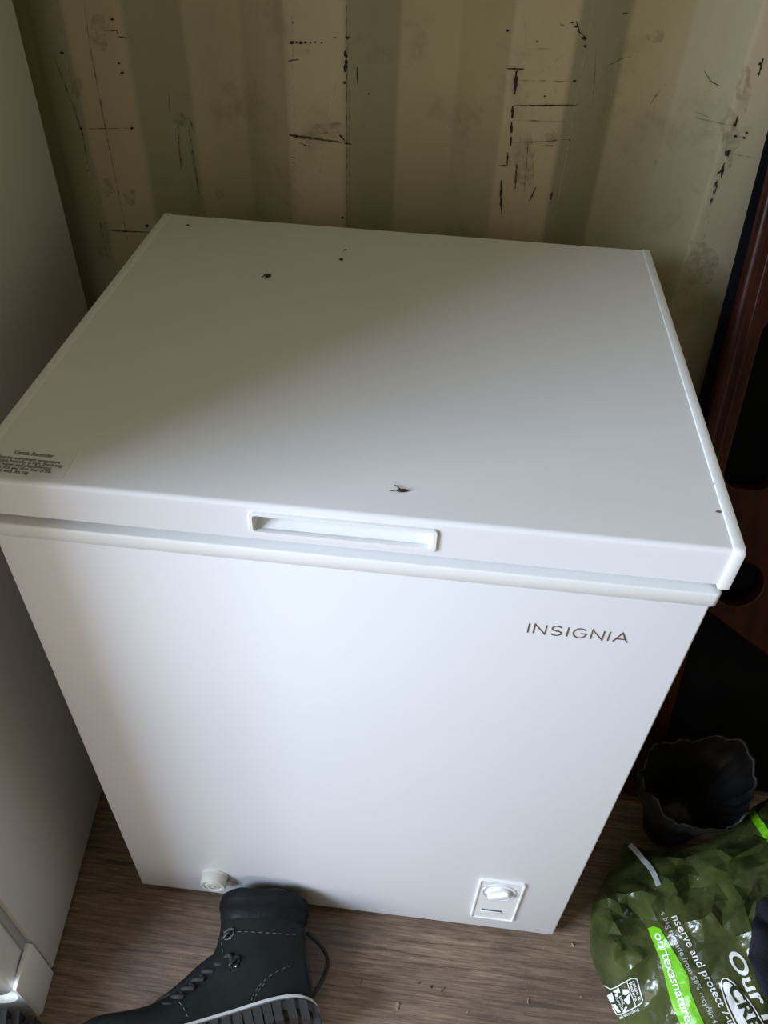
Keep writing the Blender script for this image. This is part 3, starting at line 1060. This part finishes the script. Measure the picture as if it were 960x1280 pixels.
# second boot beyond the left corner of the photo: only its tread shows
boot2 = boot.copy(); COL.objects.link(boot2)
boot2['label'] = 'black boot by the refrigerator foot with only its lugged tread showing'
for ch in list(boot.children):
    c = ch.copy(); COL.objects.link(c); c.parent = boot2; c.matrix_parent_inverse = ch.matrix_parent_inverse.copy()
    for g in ch.children:
        d = g.copy(); COL.objects.link(d); d.parent = c
for o_ in (boot, boot2): o_['group'] = 'black leather boots'
del boot['group'], boot2['group']
tgt = at(16, 1277, 2, ZC)
piv = boot.matrix_basis.translation
a0 = B2((128, 1357))                          # a point on the heel tread of the first boot
ang = math.radians(168)
Rz = Matrix.Rotation(ang, 4, 'Z')
newloc = tgt - (Rz @ (a0 - piv)); newloc.z = piv.z
boot2.matrix_basis = Matrix.Translation(newloc) @ Rz

# ================================================================== GREEN BAG
P = {}
outline = [(737, 1150, .035), (737, 1185, .025), (742, 1205, .018), (752, 1228, .012), (764, 1255, .010), (776, 1285, .008), (795, 1330, .008), (880, 1345, .012), (960, 1345, .03), (1030, 1330, .05),
           (1050, 1200, .06), (1050, 1060, .08), (1010, 1000, .10), (975, 990, .10), (942, 1008, .11), (915, 1034, .10), (880, 1054, .09), (845, 1064, .08), (812, 1064, .06), (780, 1054, .045), (764, 1085, .04), (752, 1108, .035), (741, 1128, .035)]
inner = [(760, 1122, .092), (784, 1118, .095), (802, 1113, .112), (842, 1104, .140), (814, 1131, .122), (768, 1152, .105), (770, 1178, .100), (767, 1200, .085), (764, 1225, .05), (747, 1145, .055), (748, 1170, .05),
         (785, 1132, .074), (800, 1148, .080), (790, 1170, .088), (804, 1200, .096), (785, 1214, .084), (778, 1232, .060), (808, 1203, .090), (800, 1235, .070),
         (832, 1135, .112), (845, 1150, .120), (848, 1180, .118), (852, 1210, .118), (862, 1240, .118), (825, 1215, .092), (838, 1250, .095), (806, 1262, .055), (820, 1290, .065), (858, 1285, .100),
         (880, 1180, .136), (892, 1212, .132), (905, 1250, .128), (895, 1300, .11), (930, 1290, .12), (925, 1215, .145), (955, 1250, .14), (990, 1280, .12),
         (858, 1152, .135), (868, 1165, .132), (893, 1127, .150), (888, 1140, .150), (880, 1135, .135), (905, 1160, .146), (918, 1172, .150), (922, 1095, .185), (930, 1130, .178), (941, 1162, .168), (912, 1125, .145), (930, 1185, .150),
         (848, 1118, .112), (862, 1110, .098), (878, 1108, .112), (860, 1092, .116), (845, 1082, .105), (832, 1072, .092), (850, 1074, .116), (868, 1068, .108), (890, 1085, .130), (893, 1060, .115), (905, 1078, .128),
         (905, 1066, .165), (916, 1072, .180), (933, 1089, .190), (960, 1078, .195), (948, 1066, .180), (945, 1058, .19), (942, 1042, .16), (950, 1012, .165), (955, 1030, .178), (972, 1045, .19), (960, 1000, .15),
         (932, 1032, .13), (915, 1052, .13), (800, 1088, .075), (788, 1098, .072), (820, 1092, .098), (815, 1070, .078), (980, 1120, .17), (1000, 1180, .15), (955, 1120, .16), (960, 1160, .16), (775, 1105, .070)]
def near_z(u, v):
    q = sorted(((p[0] - u) ** 2 + (p[1] - v) ** 2 + 1e-3, p[2]) for p in outline + inner)[:4]
    w__ = [1 / d for d, z in q]
    return sum(w_k * z for w_k, (d, z) in zip(w__, q)) / sum(w__)


rnd = random.Random(11)
extra = []
for _ in range(900):
    u, v = rnd.uniform(745, 1030), rnd.uniform(1015, 1320)
    panel = u > 800 and v > 1150
    if min((p[0] - u) ** 2 + (p[1] - v) ** 2 for p in outline + inner + extra) < (16 if panel else 11) ** 2: continue
    if v < 1076 and u < 945: continue
    if u - 740 < max(0, (v - 1200) * 0.5) + 8: continue
    extra.append((u, v, max(0.012, near_z(u, v) + rnd.uniform(-1, 1) * (0.003 if panel else (0.0045 if u < 800 else 0.010)))))
inner += extra
pts2 = outline + inner
no = len(outline)
res = delaunay_2d_cdt([V((p[0], p[1])) for p in pts2], [(i, (i + 1) % no) for i in range(no)], [], 1, 1e-4)
bm = bmesh.new()
vs = []
for i, p in enumerate(res[0]):
    src = res[3][i][0]
    vs.append(bm.verts.new(at(p.x, p.y, 2, pts2[src][2])))
for f in res[2]:
    bm.faces.new([vs[i] for i in f])
bmesh.ops.recalc_face_normals(bm, faces=bm.faces[:])
bmesh.ops.subdivide_edges(bm, edges=bm.edges[:], cuts=1, use_grid_fill=True, smooth=0.0)
bmesh.ops.smooth_vert(bm, verts=[v for v in bm.verts if not v.is_boundary], factor=0.32, use_axis_x=True, use_axis_y=True, use_axis_z=True)
bmesh.ops.triangulate(bm, faces=bm.faces[:])
bmesh.ops.subdivide_edges(bm, edges=bm.edges[:], cuts=2, use_grid_fill=True, smooth=0.0)
bm.normal_update()
for v in bm.verts:
    if v.is_boundary: continue
    q = v.co
    d = (abs(noise.noise(q * 26)) - 0.25) * 0.007 + (abs(noise.noise(q * 60 + V((3, 1, 2)))) - 0.2) * 0.0025
    v.co += V((0, 0, 1)) * d
# walls of the bag down to the floor, then the underside
be = [e for e in bm.edges if e.is_boundary]
ext = bmesh.ops.extrude_edge_only(bm, edges=be)
cen = V((0.80, -0.03, 0))
nv = [g for g in ext['geom'] if isinstance(g, bmesh.types.BMVert)]
for v in nv:
    v.co.z = 0.0005
    d = (cen - v.co); d.z = 0
    v.co += d * 0.06
bmesh.ops.contextual_create(bm, geom=[e for e in bm.edges if e.is_boundary])
bag = empty('shopping_bag', (0.80, -0.05, 0), 'crumpled olive green plastic shopping bag with white print on the floor', 'shopping bag')
film = obj('bag_film', bm, 'bag', bag, True, 28)
fb = bvh_of(film)


def print_on(items, name, m, off=0.0014):
    """items: list of bmesh whose x,y are photo-plane positions; lay them on the film"""
    out = bmesh.new()
    for b2 in items:
        for _ in range(3):
            es = [e for e in b2.edges if (e.verts[0].co - e.verts[1].co).length > 5]
            if not es: break
            bmesh.ops.subdivide_edges(b2, edges=es, cuts=1)
            bmesh.ops.triangulate(b2, faces=b2.faces[:])
        mp = {}
        for v in b2.verts:
            h = hit(fb, v.co.x, v.co.y, off)
            if h is not None: mp[v] = out.verts.new(h)
        for f in b2.faces:
            if all(v in mp for v in f.verts):
                try: out.faces.new([mp[v] for v in f.verts])
                except ValueError: pass
        b2.free()
    return obj(name, out, m, bag, recalc=False)


def words_along(s, a, b, em, bold=0.0, shear=0.15, base_curve=0.0):
    """text whose baseline runs a->b (photo positions); em = letter size"""
    b2 = text_tris(s, bold, shear)
    x0 = min(v.co.x for v in b2.verts); x1 = max(v.co.x for v in b2.verts)
    a, b = V(a), V(b)
    d = b - a
    n = V((d.y, -d.x)).normalized()           # letter tops
    for v in b2.verts:
        t = (v.co.x - x0) / (x1 - x0)
        q = a + d * t + n * (v.co.y * em + base_curve * math.sin(math.pi * t))
        v.co = V((q.x, q.y, 0))
    return b2


def poly2(pts):
    b2 = bmesh.new()
    b2.faces.new([b2.verts.new((p[0], p[1], 0)) for p in pts])
    bmesh.ops.triangulate(b2, faces=b2.faces[:])
    return b2


def strip2(pts, w, closed=False):
    b2 = bmesh.new()
    Q = [V(p) for p in pts]
    if closed: Q = Q + [Q[0]]
    prev = None
    for i, p in enumerate(Q):
        d = (Q[min(i + 1, len(Q) - 1)] - Q[max(i - 1, 0)]).normalized()
        nn = V((-d.y, d.x)) * w / 2
        cur = (b2.verts.new((p.x + nn.x, p.y + nn.y, 0)), b2.verts.new((p.x - nn.x, p.y - nn.y, 0)))
        if prev: b2.faces.new((prev[0], prev[1], cur[1], cur[0]))
        prev = cur
    return b2


# lime banner and its web address
L0 = [(810, 1161), (818, 1158), (826, 1161), (837, 1180), (850, 1202), (861, 1222), (863, 1240), (870, 1257), (880, 1280), (894, 1315)]
L1 = [(814, 1172), (825, 1197), (830, 1215), (835, 1237), (842, 1260), (850, 1278), (864, 1315)]
ban = print_on([poly2(L0 + L1[::-1])], 'web_banner', 'lime_print_and_stripe', 0.0012)
print_on([words_along('ourtexasnature.c', (819, 1168), (862, 1290), 15.5, 0.012, 0.1)], 'web_address', 'white_print', 0.0022)
print_on([words_along('nserve and protect 7-us', (840, 1147), (914, 1288), 13.5, 0.006, 0.15)], 'slogan', 'white_print', 0.0018)
print_on([words_along('s bag is made from 50% recyclin 41 m', (826, 1142), (899, 1296), 9.5, 0.002, 0.1)], 'fine_print', 'grey_print', 0.0018)
print_on([words_along('Our F', (908, 1194), (962, 1288), 23.5, 0.02, 0.15)], 'big_lettering', 'white_print', 0.0018)
print_on([words_along('Our', (930, 1188), (972, 1262), 23.5, 0.02, 0.15)], 'big_lettering', 'white_print', 0.0018)
dv = V((0.50, 0.866)); dnv = V((0.866, -0.5))
cx_, cy_ = 937, 1281
ov = [(cx_ + dv.x * 66 * math.cos(t) + dnv.x * 15 * math.sin(t), cy_ + dv.y * 66 * math.cos(t) + dnv.y * 15 * math.sin(t)) for t in [2 * math.pi * k / 40 for k in range(40)]]
ov2 = [(cx_ + dv.x * 62 * math.cos(t) + dnv.x * 12 * math.sin(t), cy_ + dv.y * 62 * math.cos(t) + dnv.y * 12 * math.sin(t)) for t in [2 * math.pi * k / 40 for k in range(40)]]
print_on([strip2(ov, 1.4, True), poly2(ov2)], 'oval_badge', 'white_print', 0.0016)
print_on([words_along('CRE-B', (909, 1235), (956, 1316), 19, 0.03, 0.1)], 'badge_lettering', 'dark_print', 0.0026)
# recycling panel
fr_o = [(752, 1233), (757, 1232), (764, 1236), (772, 1233), (784, 1225), (790, 1222), (796, 1223), (800, 1236), (804, 1250), (802, 1254), (790, 1261), (777, 1268), (772, 1268), (765, 1257), (757, 1244)]
items = [strip2(fr_o, 1.3, True), strip2([(784, 1226), (788, 1240), (795, 1256)], 1.0)]
for pl_ in ([(767, 1239), (774, 1234), (776, 1240), (770, 1240)], [(779, 1236), (785, 1236), (787, 1240), (783, 1243), (779, 1242)], [(760, 1244), (766, 1240), (769, 1250), (764, 1253)],
            [(780, 1249), (787, 1241), (789, 1252), (786, 1255)], [(765, 1255), (770, 1254), (777, 1265), (773, 1266)], [(779, 1264), (783, 1257), (785, 1258), (782, 1266)], [(769, 1241), (773, 1240), (773, 1245), (770, 1245)],
            [(753, 1235), (756, 1235), (760, 1243), (758, 1244)]):
    items.append(poly2(pl_))
items += [words_along('Recycle', (770, 1247), (778, 1262), 5, 0.0, 0), words_along('bag', (774, 1245), (780, 1255), 5, 0.0, 0), words_along('Reduce', (786, 1228), (794, 1251), 6, 0.01, 0), words_along('reuse it', (790, 1226), (799, 1250), 6, 0.01, 0),
          words_along('#recycling', (776, 1274), (800, 1262), 5.5, 0.01, 0)]
print_on(items, 'recycling_emblem', 'white_print', 0.0016)
# bright lime stripe at the upper right
print_on([poly2([(932, 1008), (940, 1006), (950, 1022), (962, 1040), (975, 1060), (968, 1064), (954, 1046), (942, 1028)])], 'lime_stripe', 'lime_print_and_stripe', 0.0014)

# ---- strap, navy cloth, black bag
def draped(name, tri_pts, no_, mname, off, thick, cuts=3, rough=0.0):
    res = delaunay_2d_cdt([V(p) for p in tri_pts], [(i, (i + 1) % no_) for i in range(no_)], [], 1, 1e-4)
    b = bmesh.new()
    vv = [b.verts.new((p.x, p.y, 0)) for p in res[0]]
    for f in res[2]: b.faces.new([vv[i] for i in f])
    bmesh.ops.subdivide_edges(b, edges=b.edges[:], cuts=cuts, use_grid_fill=True)
    bmesh.ops.triangulate(b, faces=b.faces[:])
    for v in b.verts:
        h = hit(fb, v.co.x, v.co.y, off)
        if h is None: h = at(v.co.x, v.co.y, 2, 0.1)
        v.co = h + V((0, 0, rough * (0.5 + noise.noise(h * 30))))
    bmesh.ops.smooth_vert(b, verts=b.verts[:], factor=0.5, use_axis_x=True, use_axis_y=True, use_axis_z=True)
    bmesh.ops.recalc_face_normals(b, faces=b.faces[:])
    o = obj(name, b, mname, None, True)
    md = o.modifiers.new('thick', 'SOLIDIFY')
    md.thickness = thick
    md.offset = 0
    return o


cl = draped('cloth', [(944, 1132), (952, 1128), (985, 1118), (1010, 1150), (1015, 1240), (1000, 1300), (972, 1300), (960, 1262), (948, 1240), (940, 1222), (932, 1200), (938, 1168), (960, 1160), (970, 1200), (985, 1250), (955, 1190), (948, 1150)], 12,
            'navy', 0.007, 0.002, 4, 0.008)
tag(cl, 'dark navy cloth lying over the right side of the green bag', 'cloth')
bm = bmesh.new()
SP = [(787, 1056), (795, 1064), (804, 1075), (812, 1084), (818, 1094), (823, 1107)]
prev = None
for i, p in enumerate(spline([(*q, 0) for q in SP], 5)):
    h = hit(fb, p.x, p.y, 0.009) or V((0, 0, 0.085))
    q = spline([(*q, 0) for q in SP], 5)
    d = (q[min(i + 1, len(q) - 1)] - q[max(i - 1, 0)]).normalized()
    n_ = V((-d.y, d.x)) * 3.0
    a, b = at(p.x + n_.x, p.y + n_.y, 2, h.z), at(p.x - n_.x, p.y - n_.y, 2, h.z)
    cur = [bm.verts.new(a), bm.verts.new(b), bm.verts.new(b + V((0, 0, 0.0012))), bm.verts.new(a + V((0, 0, 0.0012)))]
    if prev:
        for k in range(4):
            bm.faces.new((prev[k], prev[(k + 1) % 4], cur[(k + 1) % 4], cur[k]))
    prev = cur
tag(obj('strap', bm, 'strap', None, True, 50), 'narrow white strap lying across the back of the green bag', 'strap')

bc = V((0.824, 0.190, 0))
bm = bmesh.new()
rings = []
nseg = 96
keys = [(0.036, 0.001, .0, .0), (0.048, 0.02, .0, .0), (0.060, 0.07, .0, .002), (0.074, 0.12, -.004, -.004), (0.084, 0.165, -.006, -.010), (0.0855, 0.188, -.006, -.014), (0.084, 0.1905, -.006, -.014),
        (0.0815, 0.188, -.006, -.014), (0.078, 0.165, -.005, -.010), (0.068, 0.12, -.003, -.004), (0.050, 0.07, 0, 0), (0.03, 0.05, 0, 0)]
ks_ = spline([(k[0], k[1], 0) for k in keys], 3); ko_ = spline([(k[2], k[3], 0) for k in keys], 3)
for i_, (kk, oo) in enumerate(zip(ks_, ko_)):
    ring = []
    rr, zz = kk.x * (0.89 if kk.y > 0.14 else 0.78), max(0.001, kk.y)
    for k in range(nseg):
        a = 2 * math.pi * k / nseg
        ca, sa = math.cos(a), math.sin(a)
        g = min(1, zz * 7)
        wob = 1 + 0.15 * noise.noise(V((ca * 1.4, sa * 1.4, zz * 3 + 4))) + g * (0.11 * (abs(noise.noise(V((ca * 4, sa * 4, zz * 9)))) - 0.2) + 0.06 * noise.noise(V((ca * 11, sa * 11, zz * 22))) + 0.24 * math.exp(-((a - 0.55) / 0.42) ** 2) + 0.10 * math.exp(-((a - 3.3) / 0.5) ** 2))
        lift = 1 + 0.20 * math.exp(-((a - 0.75) / 0.5) ** 2) - 0.10 * math.exp(-((a - 4.5) / 0.9) ** 2) + 0.09 * noise.noise(V((ca * 3, sa * 3, 2)))
        ring.append(bc + V((oo.x + rr * wob * ca * 1.02, oo.y + rr * wob * sa * 0.92, zz if zz < 0.01 else zz * lift)))
    rings.append(ring)
loft(bm, rings)
tag(obj('trash_bag', bm, 'black_bag', None, True), 'open black plastic bag standing behind the green shopping bag', 'trash bag')


# ================================================================== SMALL DEBRIS
def lump(name, c, sx, sy, sz, rot, m, label, cat, group=None, legs=0):
    b = bmesh.new()
    bmesh.ops.create_icosphere(b, subdivisions=2, radius=1.0)
    for v in b.verts:
        j = 1 + 0.5 * noise.noise(v.co * 1.8 + c * 90)
        v.co = V((v.co.x * sx * j, v.co.y * sy * j, v.co.z * sz * j))
    mz = min(v.co.z for v in b.verts)
    for v in b.verts: v.co.z -= mz
    for k in range(legs):
        a = 2.2 + k * 0.9
        d = V((math.cos(a), math.sin(a), 0))
        tube(b, [V((0, 0, sz)), d * sx * 1.2 + V((0, 0, sz * 1.2)), d * sx * 2.0 + V((0, 0, 0.0004))], [0.0006, 0.0005, 0.0003], 5)
    o = obj(name, b, m, None, True)
    o.matrix_basis = Matrix.Translation(c) @ Matrix.Rotation(rot, 4, 'Z')
    return tag(o, label, cat, group)


def on_lid(u, v): return at(u, v, 2, H + 0.0002)


lump('dead_bug', on_lid(335, 346), 0.0038, 0.0030, 0.0016, 0.4, 'speck', 'largest dark dead bug with bent legs on the freezer lid', 'dead bug', None, 3)
lump('dirt_speck', on_lid(426.5, 325), 0.0022, 0.0020, 0.0012, 0.2, 'speck', 'round dark speck, nearer of the two close together on the lid', 'dirt speck')
lump('dirt_speck', on_lid(431, 313), 0.0026, 0.0011, 0.0007, 0.3, 'speck', 'thin dark flake, farther of the two close together on the lid', 'dirt speck')
lump('dirt_speck', on_lid(235, 282), 0.0022, 0.0014, 0.0008, 0.0, 'speck', 'small dark speck at the far left corner of the lid', 'dirt speck')
lump('dead_insect', on_lid(502.5, 614.5), 0.0050, 0.0016, 0.0012, 0.15, 'speck', 'dark elongated insect near the front edge of the lid', 'dead bug', None, 2)
lump('dirt_speck', on_lid(898, 640), 0.0024, 0.0012, 0.0004, 0.1, 'chip_dark', 'brown flake at the front right corner of the lid', 'dirt speck')
lump('dirt_speck', on_lid(893, 605), 0.0010, 0.0009, 0.0004, 0.1, 'speck', 'tiny dark dot by the right end strip of the lid', 'dirt speck')


def chip(u, v, L, Wd, rot, m, label):
    c = at(u, v, 2, 0.0002)
    b = bmesh.new()
    n_ = 7
    top, bot = [], []
    for k in range(n_):
        a = 2 * math.pi * k / n_
        rr = random.uniform(0.6, 1.1)
        x_, y_ = L * rr * math.cos(a), Wd * rr * math.sin(a)
        zz = 0.0004 + 0.0022 * (x_ / L) ** 2
        bot.append(V((x_, y_, max(0.0, zz - 0.0010)))); top.append(V((x_ * 0.92, y_ * 0.92, zz + 0.0008)))
    loft(b, [bot, top])
    o = obj('wood_chip', b, m, None, False)
    o.matrix_basis = Matrix.Translation(c) @ Matrix.Rotation(rot, 4, 'Z')
    return tag(o, label, 'wood chip', 'wood chips on the floor')


chip(495, 1260, 0.0085, 0.0042, 1.2, 'chip', 'largest pale curled wood chip at the bottom of the floor')
chip(553, 1237, 0.0034, 0.0018, 0.9, 'chip_dark', 'brown wood chip, right one of a pair below the freezer dial')
chip(539, 1234, 0.0028, 0.0012, -0.3, 'speck', 'dark wood chip, left one of a pair below the freezer dial')
chip(524, 1229, 0.0022, 0.0012, 0.6, 'chip_dark', 'small dark chip just left of the pair below the freezer dial')
chip(452, 1227, 0.0034, 0.0011, 1.3, 'chip_dark', 'thin splinter on the floor right of the boot lace loop')
chip(660, 1252, 0.0040, 0.0011, 1.5, 'chip', 'thin upright splinter on the floor left of the green bag')
chip(716, 1182, 0.0036, 0.0008, -0.9, 'chip', 'thin pale splinter between freezer corner and green bag')
chip(726, 1246, 0.0018, 0.0012, 0.0, 'chip', 'tiny pale chip beside the lower edge of the green bag')
chip(583, 1266, 0.0020, 0.0010, 0.3, 'chip', 'tiny pale chip in the shaded floor at the bottom middle')
chip(278, 1175, 0.0022, 0.0013, 0.8, 'chip', 'small pale chip on the floor beside the boot shaft')

# ================================================================== LIGHT
w_ = bpy.data.worlds.new('world')
S.world = w_
w_.use_nodes = True
bg = w_.node_tree.nodes['Background']
bg.inputs['Color'].default_value = (1.0, 0.96, 0.88, 1)
bg.inputs['Strength'].default_value = 0.42


def area(name, loc, tgt, sx, sy, power, col):
    l = bpy.data.lights.new(name, 'AREA')
    l.shape = 'RECTANGLE'
    l.size, l.size_y = sx, sy
    l.energy = power
    l.color = col
    o = bpy.data.objects.new(name, l)
    COL.objects.link(o)
    d = V(tgt) - V(loc)
    o.matrix_world = Matrix.Translation(V(loc)) @ d.to_track_quat('-Z', 'Y').to_matrix().to_4x4()
    return o


# daylight through the open container door, front left: cool sky above, warm sunlit ground below
area('sky_light', (-2.05, -1.75, 2.05), (0.3, 0.1, 0.6), 1.1, 1.3, 150, (0.66, 0.79, 1.0))
area('low_sky_light', (-2.3, -1.15, 1.05), (0.3, 0.0, 0.4), 0.7, 0.9, 42, (0.86, 0.92, 1.0))
area('ground_bounce', (-0.9, -2.3, 0.45), (0.3, 0.0, 0.5), 1.4, 0.6, 8, (1.0, 0.93, 0.86))


def patch(loc, tgt, ang, power):  # added spot with no known source, lays a warm patch on the freezer front
    l = bpy.data.lights.new('warm_patch_spot', 'SPOT')
    l.energy = power
    l.color = (1.0, 0.90, 0.78)
    l.spot_size = math.radians(ang)
    l.spot_blend = 1.0
    l.shadow_soft_size = 0.12
    o = bpy.data.objects.new('warm_patch_spot', l)
    COL.objects.link(o)
    o.matrix_world = Matrix.Translation(V(loc)) @ (V(tgt) - V(loc)).to_track_quat('-Z', 'Y').to_matrix().to_4x4()


patch((-0.55, -1.6, 0.45), (0.21, 0.0, 0.70), 15, 10)
patch((-0.40, -1.7, 0.55), (0.29, 0.0, 0.15), 19, 7)

S.view_settings.view_transform = 'Standard'
S.view_settings.look = 'None'
S.view_settings.exposure = 0.0
